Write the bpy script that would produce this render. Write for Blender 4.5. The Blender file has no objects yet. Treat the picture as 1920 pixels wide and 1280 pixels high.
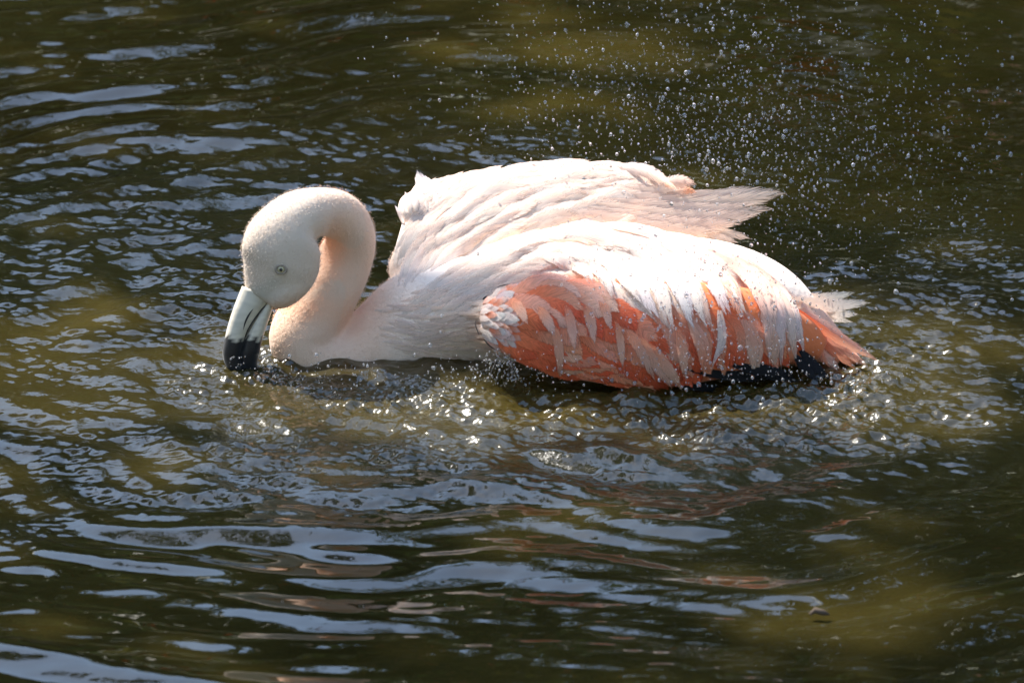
import bpy, bmesh, math, random
import numpy as np
from mathutils import Vector, Matrix
from mathutils.bvhtree import BVHTree

R = math.radians
random.seed(7)
rng = np.random.default_rng(11)
SC = bpy.context.scene
COL = SC.collection

# ------------------------------------------------------------------ camera
PITCH, DIST, S = R(20.0), 8.0, 0.0005            # S: metres per photo pixel at the bird
LENS = 36.0 * DIST / (1920 * S)
Y0 = 25 * S / math.sin(PITCH)
cam_d = bpy.data.cameras.new('camera')
cam = bpy.data.objects.new('camera', cam_d)
COL.objects.link(cam)
cam.location = (0, Y0 - DIST * math.cos(PITCH), DIST * math.sin(PITCH))
cam.rotation_euler = (math.pi / 2 - PITCH, 0, 0)
cam_d.sensor_width = 36.0
cam_d.lens = LENS
cam_d.clip_start, cam_d.clip_end = 0.1, 500.0
cam_d.dof.use_dof = True
cam_d.dof.focus_distance = DIST - 0.03
cam_d.dof.aperture_fstop = 11.0
SC.camera = cam

# ------------------------------------------------------------------ sky and sun
SUN_EL, SUN_AZ = R(56.0), R(-46.0)               # behind the bird, to the left
SUNV = Vector((math.sin(SUN_AZ) * math.cos(SUN_EL), math.cos(SUN_AZ) * math.cos(SUN_EL), math.sin(SUN_EL)))
world = bpy.data.worlds.new('World')
SC.world = world
world.use_nodes = True
wn, wl = world.node_tree.nodes, world.node_tree.links
sky = wn.new('ShaderNodeTexSky')
sky.sky_type = 'NISHITA'
sky.sun_disc = False
sky.sun_elevation, sky.sun_rotation = SUN_EL, SUN_AZ
sky.air_density, sky.dust_density, sky.ozone_density = 1.35, 0.8, 1.0
wn['Background'].inputs['Strength'].default_value = 0.15
wl.new(sky.outputs['Color'], wn['Background'].inputs['Color'])
sun_d = bpy.data.lights.new('sun', 'SUN')
sun_d.energy, sun_d.angle, sun_d.color = 4.2, R(0.53), (1.0, 0.96, 0.90)
sun = bpy.data.objects.new('sun', sun_d)
COL.objects.link(sun)
sun.location = SUNV * 20
sun.rotation_euler = (-SUNV).to_track_quat('-Z', 'Y').to_euler()
vs = SC.view_settings
vs.view_transform, vs.look, vs.gamma, vs.exposure = 'Standard', 'None', 1.0, 1.42
vs.use_curve_mapping = False
cy = SC.cycles
cy.max_bounces, cy.transparent_max_bounces = 6, 16
cy.sample_clamp_indirect = 4.0
cy.caustics_reflective = cy.caustics_refractive = False
cy.use_denoising = True
cy.denoiser = 'OPENIMAGEDENOISE'
cy.denoising_prefilter = 'ACCURATE'

# ------------------------------------------------------------------ helpers
CAM = Vector(cam.location)
CR, CU, CF = Vector((1, 0, 0)), Vector((0, math.sin(PITCH), math.cos(PITCH))), Vector((0, math.cos(PITCH), -math.sin(PITCH)))
KPX = 36.0 / LENS / 1920.0
def ray(px, py):
    return (CF + CR * ((px - 960) * KPX) - CU * ((py - 640) * KPX)).normalized()
def W(px, py, Y):                                 # the point of a pixel's ray at a given depth Y
    d = ray(px, py)
    return CAM + d * ((Y - CAM.y) / d.y)
def ground_px(x, y, z=0.0):                       # numpy: world -> photo pixel
    vx, vy, vz = x - CAM.x, y - CAM.y, z - CAM.z
    f = vy * CF.y + vz * CF.z
    u = vy * CU.y + vz * CU.z
    return 960 + vx / f / KPX, 640 - u / f / KPX

def tag(o, label=None, cat=None, group=None, kind=None):
    if label: o['label'] = label
    if cat: o['category'] = cat
    if group: o['group'] = group
    if kind: o['kind'] = kind
    return o
def link(name, me, parent=None, mat=None):
    o = bpy.data.objects.new(name, me)
    COL.objects.link(o)
    if parent: o.parent = parent
    if mat and me is not None: me.materials.append(mat)
    return o
def np_mesh(name, V, F, smooth=True, col=None, uv=None):
    """V (n,3), F (m,k) arrays -> mesh; col per-vertex rgb; uv per-vertex"""
    V = np.asarray(V, np.float32); F = np.asarray(F, np.int32)
    me = bpy.data.meshes.new(name)
    k = F.shape[1]
    me.vertices.add(len(V)); me.vertices.foreach_set('co', V.ravel())
    me.loops.add(F.size); me.loops.foreach_set('vertex_index', F.ravel())
    me.polygons.add(len(F))
    me.polygons.foreach_set('loop_start', np.arange(0, F.size, k, dtype=np.int32))
    if smooth: me.polygons.foreach_set('use_smooth', np.ones(len(F), bool))
    me.update(calc_edges=True)
    if col is not None:
        c = np.ones((len(V), 4), np.float32); c[:, :3] = col
        a = me.color_attributes.new('Col', 'FLOAT_COLOR', 'POINT'); a.data.foreach_set('color', c.ravel())
    if uv is not None:
        u = me.uv_layers.new(name='UVMap'); u.data.foreach_set('uv', np.asarray(uv, np.float32)[F.ravel()].ravel())
    return me

def new_mat(name):
    m = bpy.data.materials.new(name); m.use_nodes = True
    nt = m.node_tree
    return m, nt.nodes, nt.links, nt.nodes['Principled BSDF']
def nd(n, t, **kw):
    o = n.new(t)
    for k, v in kw.items(): setattr(o, k, v)
    return o
def sstep(a, b, x):
    t = np.clip((x - a) / (b - a), 0, 1)
    return t * t * (3 - 2 * t)
def gauss(px, py, cx, cy_, rx, ry):
    return np.exp(-((px - cx) / rx) ** 2 - ((py - cy_) / ry) ** 2)

# ------------------------------------------------------------------ materials
def mat_water():
    m, n, l, b = new_mat('pond_water')
    out = n['Material Output']
    att = nd(n, 'ShaderNodeAttribute', attribute_name='chop')
    tc = nd(n, 'ShaderNodeTexCoord')
    nz = nd(n, 'ShaderNodeTexNoise'); nz.inputs['Scale'].default_value = 150; nz.inputs['Detail'].default_value = 2
    l.new(tc.outputs['Object'], nz.inputs['Vector'])
    bp = nd(n, 'ShaderNodeBump'); bp.inputs['Distance'].default_value = 0.004
    ms = nd(n, 'ShaderNodeMath', operation='MULTIPLY'); ms.inputs[1].default_value = 0.35
    l.new(att.outputs['Fac'], ms.inputs[0]); l.new(ms.outputs[0], bp.inputs['Strength'])
    l.new(nz.outputs['Fac'], bp.inputs['Height'])
    n2 = nd(n, 'ShaderNodeTexNoise'); n2.inputs['Scale'].default_value = 2.2; n2.inputs['Detail'].default_value = 4
    l.new(tc.outputs['Object'], n2.inputs['Vector'])
    cr = nd(n, 'ShaderNodeValToRGB')
    cr.color_ramp.elements[0].position, cr.color_ramp.elements[0].color = 0.35, (0.028, 0.0225, 0.006, 1)
    cr.color_ramp.elements[1].position, cr.color_ramp.elements[1].color = 0.65, (0.072, 0.054, 0.012, 1)
    l.new(n2.outputs['Fac'], cr.inputs['Fac'])
    n.remove(b)
    dif = nd(n, 'ShaderNodeBsdfDiffuse'); l.new(cr.outputs['Color'], dif.inputs['Color'])
    tr = nd(n, 'ShaderNodeBsdfTransparent'); tr.inputs['Color'].default_value = (0.62, 0.55, 0.25, 1)
    mx = nd(n, 'ShaderNodeMixShader'); mx.inputs['Fac'].default_value = 0.38
    l.new(dif.outputs[0], mx.inputs[1]); l.new(tr.outputs[0], mx.inputs[2])
    gl = nd(n, 'ShaderNodeBsdfGlossy'); gl.inputs['Roughness'].default_value = 0.018
    l.new(bp.outputs['Normal'], gl.inputs['Normal'])
    fr = nd(n, 'ShaderNodeFresnel'); fr.inputs['IOR'].default_value = 1.75
    l.new(bp.outputs['Normal'], fr.inputs['Normal'])
    m2 = nd(n, 'ShaderNodeMixShader'); l.new(fr.outputs[0], m2.inputs['Fac'])
    # capillary ripples too small to model broaden the mirror where the water is churned
    g2 = nd(n, 'ShaderNodeBsdfGlossy'); g2.inputs['Roughness'].default_value = 0.20
    l.new(bp.outputs['Normal'], g2.inputs['Normal'])
    mg = nd(n, 'ShaderNodeMixShader'); mw = nd(n, 'ShaderNodeMath', operation='MULTIPLY'); mw.inputs[1].default_value = 0.38
    l.new(att.outputs['Fac'], mw.inputs[0]); l.new(mw.outputs[0], mg.inputs['Fac'])
    l.new(gl.outputs[0], mg.inputs[1]); l.new(g2.outputs[0], mg.inputs[2])
    l.new(mx.outputs[0], m2.inputs[1]); l.new(mg.outputs[0], m2.inputs[2])
    l.new(m2.outputs[0], out.inputs['Surface'])
    return m
def mat_feather(name, fray=True, transl=0.36, streak=0.12, frmin=0.2, soft=False):
    m, n, l, b = new_mat(name)
    out = n['Material Output']
    at = nd(n, 'ShaderNodeVertexColor', layer_name='Col')
    uv = nd(n, 'ShaderNodeUVMap', uv_map='UVMap')
    sp = nd(n, 'ShaderNodeSeparateXYZ'); l.new(uv.outputs[0], sp.inputs[0])
    # |v-.5|*2
    a1 = nd(n, 'ShaderNodeMath', operation='SUBTRACT'); a1.inputs[1].default_value = 0.5; l.new(sp.outputs['Y'], a1.inputs[0])
    a2 = nd(n, 'ShaderNodeMath', operation='ABSOLUTE'); l.new(a1.outputs[0], a2.inputs[0])
    a3 = nd(n, 'ShaderNodeMath', operation='MULTIPLY'); a3.inputs[1].default_value = 2.0; l.new(a2.outputs[0], a3.inputs[0])
    # barb coordinate: u - 0.22*|v| , noise along it
    b1 = nd(n, 'ShaderNodeMath', operation='MULTIPLY_ADD'); b1.inputs[1].default_value = -0.25
    l.new(a3.outputs[0], b1.inputs[0]); l.new(sp.outputs['X'], b1.inputs[2])
    oi = nd(n, 'ShaderNodeObjectInfo')
    cx = nd(n, 'ShaderNodeCombineXYZ'); l.new(b1.outputs[0], cx.inputs['X'])
    sg = nd(n, 'ShaderNodeMath', operation='MULTIPLY'); sg.inputs[1].default_value = 0.12; l.new(sp.outputs['Y'], sg.inputs[0])
    l.new(sg.outputs[0], cx.inputs['Y'])
    rz = nd(n, 'ShaderNodeMath', operation='MULTIPLY'); rz.inputs[1].default_value = 90.0; l.new(oi.outputs['Random'], rz.inputs[0])
    l.new(rz.outputs[0], cx.inputs['Z'])
    nz = nd(n, 'ShaderNodeTexNoise'); nz.inputs['Scale'].default_value = 38; nz.inputs['Detail'].default_value = 4
    l.new(cx.outputs[0], nz.inputs['Vector'])
    # streaky colour
    mr = nd(n, 'ShaderNodeMapRange'); mr.inputs['From Min'].default_value = 0.3; mr.inputs['From Max'].default_value = 0.7
    mr.inputs['To Min'].default_value = 1 - streak; mr.inputs['To Max'].default_value = 1 + streak * 0.6
    l.new(nz.outputs['Fac'], mr.inputs['Value'])
    mc = nd(n, 'ShaderNodeVectorMath', operation='SCALE'); l.new(at.outputs['Color'], mc.inputs[0]); l.new(mr.outputs[0], mc.inputs['Scale'])
    l.new(mc.outputs[0], b.inputs['Base Color'])
    b.inputs['Roughness'].default_value = 0.62
    b.inputs['Specular IOR Level'].default_value = 0.25
    bp = nd(n, 'ShaderNodeBump'); bp.inputs['Strength'].default_value = 0.45; bp.inputs['Distance'].default_value = 0.0012
    l.new(nz.outputs['Fac'], bp.inputs['Height']); l.new(bp.outputs['Normal'], b.inputs['Normal'])
    tl = nd(n, 'ShaderNodeBsdfTranslucent'); l.new(mc.outputs[0], tl.inputs['Color'])
    mx = nd(n, 'ShaderNodeMixShader'); mx.inputs['Fac'].default_value = transl
    l.new(b.outputs[0], mx.inputs[1]); l.new(tl.outputs[0], mx.inputs[2])
    last = mx
    if fray:
        # transparent where edge distance (sides and tip) passes a barb-noise threshold
        tip = nd(n, 'ShaderNodeMapRange'); tip.inputs['From Min'].default_value = 0.62; tip.inputs['From Max'].default_value = 1.0
        tip.inputs['To Min'].default_value = 0.0; tip.inputs['To Max'].default_value = 0.75; l.new(sp.outputs['X'], tip.inputs['Value'])
        ed = nd(n, 'ShaderNodeMath', operation='POWER'); ed.inputs[1].default_value = 3.0; l.new(a3.outputs[0], ed.inputs[0])
        sm = nd(n, 'ShaderNodeMath', operation='ADD'); l.new(ed.outputs[0], sm.inputs[0]); l.new(tip.outputs[0], sm.inputs[1])
        if soft:                                      # downy base that blends into the plumage under it
            bs = nd(n, 'ShaderNodeMapRange'); bs.inputs['From Min'].default_value = 0.05; bs.inputs['From Max'].default_value = 0.4
            bs.inputs['To Min'].default_value = 1.3; bs.inputs['To Max'].default_value = 0.0; l.new(sp.outputs['X'], bs.inputs['Value'])
            s2 = nd(n, 'ShaderNodeMath', operation='ADD'); l.new(sm.outputs[0], s2.inputs[0]); l.new(bs.outputs[0], s2.inputs[1]); sm = s2
        th = nd(n, 'ShaderNodeMapRange'); th.inputs['From Min'].default_value = 0.25; th.inputs['From Max'].default_value = 0.75
        th.inputs['To Min'].default_value = frmin; th.inputs['To Max'].default_value = 1.2; l.new(nz.outputs['Fac'], th.inputs['Value'])
        df = nd(n, 'ShaderNodeMath', operation='SUBTRACT'); l.new(sm.outputs[0], df.inputs[0]); l.new(th.outputs[0], df.inputs[1])
        gt = nd(n, 'ShaderNodeMapRange'); gt.inputs['From Min'].default_value = -0.22; gt.inputs['From Max'].default_value = 0.22; l.new(df.outputs[0], gt.inputs['Value'])
        tp = nd(n, 'ShaderNodeBsdfTransparent')
        m2 = nd(n, 'ShaderNodeMixShader'); l.new(gt.outputs[0], m2.inputs['Fac']); l.new(mx.outputs[0], m2.inputs[1]); l.new(tp.outputs[0], m2.inputs[2])
        last = m2
    l.new(last.outputs[0], out.inputs['Surface'])
    return m
def mat_skin(name='plumage', rough=0.75, scale=260, bump=0.35, transl=0.12):
    m, n, l, b = new_mat(name)
    at = nd(n, 'ShaderNodeVertexColor', layer_name='Col')
    tc = nd(n, 'ShaderNodeTexCoord')
    nz = nd(n, 'ShaderNodeTexNoise'); nz.inputs['Scale'].default_value = scale; nz.inputs['Detail'].default_value = 4
    l.new(tc.outputs['Object'], nz.inputs['Vector'])
    n3 = nd(n, 'ShaderNodeTexNoise'); n3.inputs['Scale'].default_value = 28; n3.inputs['Detail'].default_value = 3
    l.new(tc.outputs['Object'], n3.inputs['Vector'])
    mr = nd(n, 'ShaderNodeMapRange'); mr.inputs['To Min'].default_value = 0.9; mr.inputs['To Max'].default_value = 1.08
    l.new(n3.outputs['Fac'], mr.inputs['Value'])
    mc = nd(n, 'ShaderNodeVectorMath', operation='SCALE'); l.new(at.outputs['Color'], mc.inputs[0]); l.new(mr.outputs[0], mc.inputs['Scale'])
    l.new(mc.outputs[0], b.inputs['Base Color'])
    b.inputs['Roughness'].default_value = rough
    b.inputs['Specular IOR Level'].default_value = 0.2
    b.inputs['Sheen Weight'].default_value = 0.15
    bp = nd(n, 'ShaderNodeBump'); bp.inputs['Strength'].default_value = bump; bp.inputs['Distance'].default_value = 0.0015
    l.new(nz.outputs['Fac'], bp.inputs['Height']); l.new(bp.outputs['Normal'], b.inputs['Normal'])
    return m
def mat_plain(name, col, rough=0.5, spec=0.5, noise=0.15, scale=30):
    m, n, l, b = new_mat(name)
    tc = nd(n, 'ShaderNodeTexCoord'); nz = nd(n, 'ShaderNodeTexNoise'); nz.inputs['Scale'].default_value = scale; nz.inputs['Detail'].default_value = 5
    l.new(tc.outputs['Object'], nz.inputs['Vector'])
    cr = nd(n, 'ShaderNodeValToRGB')
    cr.color_ramp.elements[0].position = 0.3; cr.color_ramp.elements[1].position = 0.7
    cr.color_ramp.elements[0].color = tuple(c * (1 - noise) for c in col) + (1,)
    cr.color_ramp.elements[1].color = tuple(min(1, c * (1 + noise)) for c in col) + (1,)
    l.new(nz.outputs['Fac'], cr.inputs['Fac']); l.new(cr.outputs['Color'], b.inputs['Base Color'])
    b.inputs['Roughness'].default_value = rough; b.inputs['Specular IOR Level'].default_value = spec
    return m
def mat_drop():
    m, n, l, b = new_mat('water_drop_clear')
    b.inputs['Base Color'].default_value = (0.97, 0.98, 1.0, 1)
    b.inputs['Roughness'].default_value = 0.16
    b.inputs['IOR'].default_value = 1.33
    b.inputs['Transmission Weight'].default_value = 0.85
    return m
def mat_leaf(name, col):
    m, n, l, b = new_mat(name)
    out = n['Material Output']
    at = nd(n, 'ShaderNodeVertexColor', layer_name='Col')
    l.new(at.outputs['Color'], b.inputs['Base Color'])
    b.inputs['Roughness'].default_value = 0.5
    tl = nd(n, 'ShaderNodeBsdfTranslucent'); l.new(at.outputs['Color'], tl.inputs['Color'])
    mx = nd(n, 'ShaderNodeMixShader'); mx.inputs['Fac'].default_value = 0.3
    l.new(b.outputs[0], mx.inputs[1]); l.new(tl.outputs[0], mx.inputs[2]); l.new(mx.outputs[0], out.inputs['Surface'])
    return m
M_WATER = mat_water()
M_FEATHER = mat_feather('feather_vane')
M_COVERT = mat_feather('covert_vane', transl=.3, streak=.26, frmin=.5)
M_SOFT = mat_feather('soft_vane', transl=.3, streak=.14, frmin=.25, soft=True)
M_PLUME = mat_skin()
M_DROP = mat_drop()
M_LEAF = mat_leaf('tree_leaf', None)
M_BARK = mat_plain('bark', (0.09, 0.065, 0.045), 0.9, 0.2, 0.35, 14)
M_GROUND = mat_plain('bank_soil', (0.10, 0.085, 0.05), 0.95, 0.1, 0.4, 1.5)

# ------------------------------------------------------------------ ground and pond bed
def graded(lo, hi, step, far, g=1.16):
    a = list(np.arange(lo, hi + step / 2, step))
    s, x = step, a[-1]
    while x < far: s *= g; x += s; a.append(x)
    s, x = step, a[0]; left = []
    while x > -far: s *= g; x -= s; left.append(x)
    return np.array(left[::-1] + a)
def grid_faces(nx, ny):
    i = np.arange(nx * ny).reshape(ny, nx)
    return np.stack([i[:-1, :-1], i[:-1, 1:], i[1:, 1:], i[1:, :-1]], -1).reshape(-1, 4)
gx = graded(-12, 12, 0.5, 300, 1.3); gy = graded(-12, 12, 0.5, 300, 1.3)
X, Y = np.meshgrid(gx, gy)
ang = np.arctan2(Y, X)
pond_r = 4.9 + 0.35 * np.sin(3 * ang + 1) + 0.25 * np.sin(5 * ang) + 0.9 * (np.cos(ang) ** 2)
d = np.hypot(X, Y) - pond_r
Z = -0.7 + 0.95 * sstep(-1.3, 0.6, d) + 0.5 * sstep(1, 9, d) + 0.05 * np.sin(X * 2.1) * np.sin(Y * 1.7)
Z = Z + 5.0 * sstep(40, 200, d) * (0.6 + 0.4 * np.sin(ang * 4))
ground = link('ground', np_mesh('ground', np.stack([X, Y, Z], -1).reshape(-1, 3), grid_faces(len(gx), len(gy))), None, M_GROUND)
tag(ground, kind='structure', label='dark muddy pond bed and bank under the trees')
def ground_z(x, y):
    a = math.atan2(y, x)
    pr = 4.9 + 0.35 * math.sin(3 * a + 1) + 0.25 * math.sin(5 * a) + 0.9 * (math.cos(a) ** 2)
    dd = math.hypot(x, y) - pr
    return float(-0.7 + 0.95 * sstep(-1.3, 0.6, dd) + 0.5 * sstep(1, 9, dd))

# ------------------------------------------------------------------ water
def field(x, y, lam_lo, lam_hi, n, stretch=1.0, seed=0, ang0=None, spread=math.pi):
    """random wave field of unit rms slope"""
    r = np.random.default_rng(seed)
    h = np.zeros_like(x); s2 = 0
    for i in range(n):
        lam = lam_lo * (lam_hi / lam_lo) ** r.random()
        k = 2 * math.pi / lam
        th = (r.random() * 2 * math.pi) if ang0 is None else ang0 + (r.random() - 0.5) * 2 * spread
        kx, ky = k * math.cos(th) * stretch, k * math.sin(th)
        a = lam * (0.5 + r.random())
        h += a * np.cos(kx * x + ky * y + r.random() * 6.2832)
        s2 += 0.5 * a * a * (kx * kx + ky * ky)
    return h / math.sqrt(s2)
def ring_field(x, y, cx, cy_, lam_lo, lam_hi, n, mmax, seed):
    r = np.random.default_rng(seed)
    rr = np.hypot(x - cx, y - cy_); th = np.arctan2(y - cy_, x - cx)
    wob = 0.03 * np.sin(3 * th + 1) + 0.02 * np.sin(7 * th) + 0.012 * np.sin(13 * th + 2)
    h = np.zeros_like(x); s2 = 0
    for i in range(n):
        lam = lam_lo * (lam_hi / lam_lo) ** r.random()
        k = 2 * math.pi / lam
        a = lam * (0.5 + r.random())
        m = r.integers(-mmax, mmax + 1)
        h += a * np.cos(k * (rr + wob) + m * th + r.random() * 6.2832)
        s2 += 0.5 * a * a * k * k
    return h / math.sqrt(s2)
wx = graded(-0.62, 0.62, 0.0019, 7.5, 1.10); wy = graded(-1.0, 1.12, 0.0021, 7.5, 1.10)
X, Y = np.meshgrid(wx, wy)
PX, PY = ground_px(X, Y)
RR = np.hypot(X + 0.03, Y - 0.09)
sp = np.maximum(np.gradient(wx)[None, :], np.gradient(wy)[:, None])       # local grid spacing
# where the bathing bird has churned the surface
chop = (1.15 * gauss(PX, PY, 1250, 800, 520, 105) + 0.9 * gauss(PX, PY, 1720, 640, 330, 190) + 0.75 * gauss(PX, PY, 700, 770, 420, 130)
        + 0.38 * gauss(PX, PY, 200, 640, 420, 170) + 0.45 * gauss(PX, PY, 300, 430, 420, 110) + 0.5 * gauss(PX, PY, 950, 300, 500, 90)
        + 0.35 * gauss(PX, PY, 350, 880, 400, 80) + 0.5 * gauss(PX, PY, 500, 620, 150, 120))
chop = np.clip(chop, 0, 1.2)
mid = np.clip(0.2 + 0.9 * gauss(PX, PY, 150, 300, 700, 300) + 0.6 * gauss(PX, PY, 250, 900, 500, 170) + 0.5 * gauss(PX, PY, 1000, 830, 700, 170)
              + 0.55 * gauss(PX, PY, 1700, 700, 420, 260), 0, 1.1) * (1 - 0.85 * gauss(PX, PY, 1650, 100, 700, 260))
ringA = np.clip(0.55 + 0.5 * gauss(PX, PY, 200, 1130, 700, 200) + 0.5 * gauss(PX, PY, 1300, 1080, 700, 170) + 0.75 * gauss(PX, PY, 250, 100, 600, 160), 0, 1.25)
ringA *= 1 - 0.93 * gauss(PX, PY, 1650, 90, 800, 300)
H = np.zeros_like(X)
H += ringA * 0.10 * ring_field(X, Y, -0.03, 0.09, 0.085, 0.20, 26, 9, 3) * (sp < 0.03)
churn = np.clip(gauss(PX, PY, 1150, 800, 620, 130) + gauss(PX, PY, 1720, 620, 330, 200) + .8 * gauss(PX, PY, 350, 640, 350, 160), 0, 1)
H += mid * churn * 0.16 * field(X, Y, 0.028, 0.11, 50, 0.8, 55) * np.clip((0.02 - sp) / 0.015, 0, 1)
H += mid * (1 - .75 * churn) * 0.14 * ring_field(X, Y, -0.03, 0.09, 0.03, 0.095, 60, 34, 5) * np.clip((0.02 - sp) / 0.015, 0, 1)
wind = .35 + .9 * sstep(-.6, 1.3, field(X, Y, 0.12, 0.35, 24, 0.5, 77) / 0.035)
H += 0.04 * wind * (1 - .8 * gauss(PX, PY, 1650, 100, 700, 300)) * field(X, Y, 0.010, 0.036, 50, 0.55, 15) * np.clip((0.008 - sp) / 0.004, 0, 1)
fine = np.clip((0.0055 - sp) / 0.002, 0, 1)
patch = 0.35 + 1.05 * sstep(-.8, 1.2, field(X, Y, 0.06, 0.16, 24, 0.7, 33) / 0.016)     # the churn comes in bursts
H += chop * 0.12 * field(X, Y, 0.03, 0.08, 40, 0.9, 18) * fine
H += chop * patch * 0.28 * field(X, Y, 0.0075, 0.024, 80, 0.8, 8) * fine
spl = np.clip(gauss(PX, PY, 1390, 770, 230, 62) + .8 * gauss(PX, PY, 1100, 760, 300, 40) + .6 * gauss(PX, PY, 700, 730, 220, 40) + .55 * gauss(PX, PY, 460, 700, 130, 40)
              + .45 * gauss(PX, PY, 1650, 720, 200, 90) + .5 * gauss(PX, PY, 40, 985, 70, 22) + .35 * gauss(PX, PY, 1780, 480, 150, 90), 0, 1)
H += spl * (.6 + .4 * patch) * 0.62 * field(X, Y, 0.0065, 0.018, 70, 1.0, 41) * fine
rim = gauss(PX, PY, 1300, 745, 330, 40) + gauss(PX, PY, 700, 690, 330, 28) + .6 * gauss(PX, PY, 1600, 700, 160, 40)
H += rim * 0.17 * field(X, Y, 0.025, 0.07, 40, 0.8, 43) * fine
H += 0.05 * field(X, Y, 0.5, 1.6, 20, 1, 21) * 0.3
wv = np.stack([X, Y, H], -1).reshape(-1, 3)
wm = np_mesh('water', wv, grid_faces(len(wx), len(wy)))
ca = wm.attributes.new('chop', 'FLOAT', 'POINT')
ca.data.foreach_set('value', np.clip(chop * 0.7 + spl * .6 + 0.02, 0, 1).astype(np.float32).ravel())
water = link('water', wm, None, M_WATER)
tag(water, kind='structure', label='olive green pond water rippled and churned around the bathing flamingo')

# ------------------------------------------------------------------ flamingo: solid forms
bird = bpy.data.objects.new('flamingo', None)
COL.objects.link(bird)
tag(bird, 'pale pink flamingo with orange wing coverts bathing, black bill tip dipped in the pond', 'flamingo')

def catmull(P, n):
    P = [np.array(p, float) for p in P]
    P = [2 * P[0] - P[1]] + P + [2 * P[-1] - P[-2]]
    out = []
    for i in range(1, len(P) - 2):
        for j in range(n):
            t = j / n
            a, b, c, d_ = P[i - 1], P[i], P[i + 1], P[i + 2]
            out.append(0.5 * ((2 * b) + (-a + c) * t + (2 * a - 5 * b + 4 * c - d_) * t * t + (-a + 3 * b - 3 * c + d_) * t ** 3))
    out.append(P[-2])
    return np.array(out)
def loft(path, sub=6, seg=28):
    """path rows: px, py, Y, in-plane radius (px), depth radius (m). Closed tube in the camera-facing frame."""
    C = catmull(path, sub)
    V, F = [], []
    m = len(C)
    for i in range(m):
        t = C[min(i + 1, m - 1)][:2] - C[max(i - 1, 0)][:2]
        t /= np.linalg.norm(t) + 1e-9
        nx, ny = -t[1], t[0]                                       # perpendicular in pixel space
        c = W(C[i][0], C[i][1], C[i][2])
        side = (CR * nx - CU * ny)
        rp, rd = max(C[i][3], 1.0) * S, max(C[i][4], 0.0008)
        for k in range(seg):
            a = 2 * math.pi * k / seg
            V.append(c + side * (rp * math.cos(a)) + CF * (rd * math.sin(a)))
    for i in range(m - 1):
        for k in range(seg):
            F.append((i * seg + k, i * seg + (k + 1) % seg, (i + 1) * seg + (k + 1) % seg, (i + 1) * seg + k))
    V.append(W(C[0][0], C[0][1], C[0][2])); V.append(W(C[-1][0], C[-1][1], C[-1][2]))
    for k in range(seg):
        F.append((len(V) - 2, (k + 1) % seg, k)); F.append((len(V) - 1, (m - 1) * seg + k, (m - 1) * seg + (k + 1) % seg))
    return V, F
def ellipsoid(px, py, Yd, a, b, depth, rot=0):
    """rot: in-plane angle in pixel space (degrees), a along, b across (px)"""
    c = W(px, py, Yd); ca_, sa = math.cos(R(rot)), math.sin(R(rot))
    e1 = CR * ca_ - CU * sa; e2 = CR * -sa - CU * ca_
    V, F = [], []
    nu, nv = 24, 14
    for j in range(nv + 1):
        ph = math.pi * j / nv
        for i in range(nu):
            th = 2 * math.pi * i / nu
            V.append(c + e1 * (a * S * math.cos(ph)) + e2 * (b * S * math.sin(ph) * math.cos(th)) + CF * (depth * math.sin(ph) * math.sin(th)))
    for j in range(nv):
        for i in range(nu):
            F.append((j * nu + i, j * nu + (i + 1) % nu, (j + 1) * nu + (i + 1) % nu, (j + 1) * nu + i))
    return V, F
def fuse(pieces, voxel, smooth_it, name):
    V, F = [], []
    for v, f in pieces:
        o = len(V); V += [tuple(p) for p in v]; F += [tuple(i + o for i in q) for q in f]
    me = bpy.data.meshes.new(name); me.from_pydata(V, [], F); me.update()
    bm = bmesh.new(); bm.from_mesh(me); bmesh.ops.remove_doubles(bm, verts=bm.verts, dist=1e-5)
    bmesh.ops.recalc_face_normals(bm, faces=bm.faces); bm.to_mesh(me); bm.free()
    o = bpy.data.objects.new(name, me); COL.objects.link(o)
    r = o.modifiers.new('r', 'REMESH'); r.mode = 'VOXEL'; r.voxel_size = voxel
    s = o.modifiers.new('s', 'SMOOTH'); s.factor = 0.5; s.iterations = smooth_it
    dg = bpy.context.evaluated_depsgraph_get()
    res = bpy.data.meshes.new_from_object(o.evaluated_get(dg))
    bpy.data.objects.remove(o)
    res.name = name
    res.polygons.foreach_set('use_smooth', np.ones(len(res.polygons), bool))
    return res
def verts_np(me):
    a = np.empty(len(me.vertices) * 3, np.float32); me.vertices.foreach_get('co', a); return a.reshape(-1, 3)
def set_col(me, col):
    c = np.ones((len(me.vertices), 4), np.float32); c[:, :3] = col
    a = me.color_attributes.new('Col', 'FLOAT_COLOR', 'POINT'); a.data.foreach_set('color', c.ravel())
def bvh_of(*meshes):
    V, P = [], []
    for me in meshes:
        o = len(V); V += [v.co.copy() for v in me.vertices]; P += [[i + o for i in p.vertices] for p in me.polygons]
    return BVHTree.FromPolygons(V, P)

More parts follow.
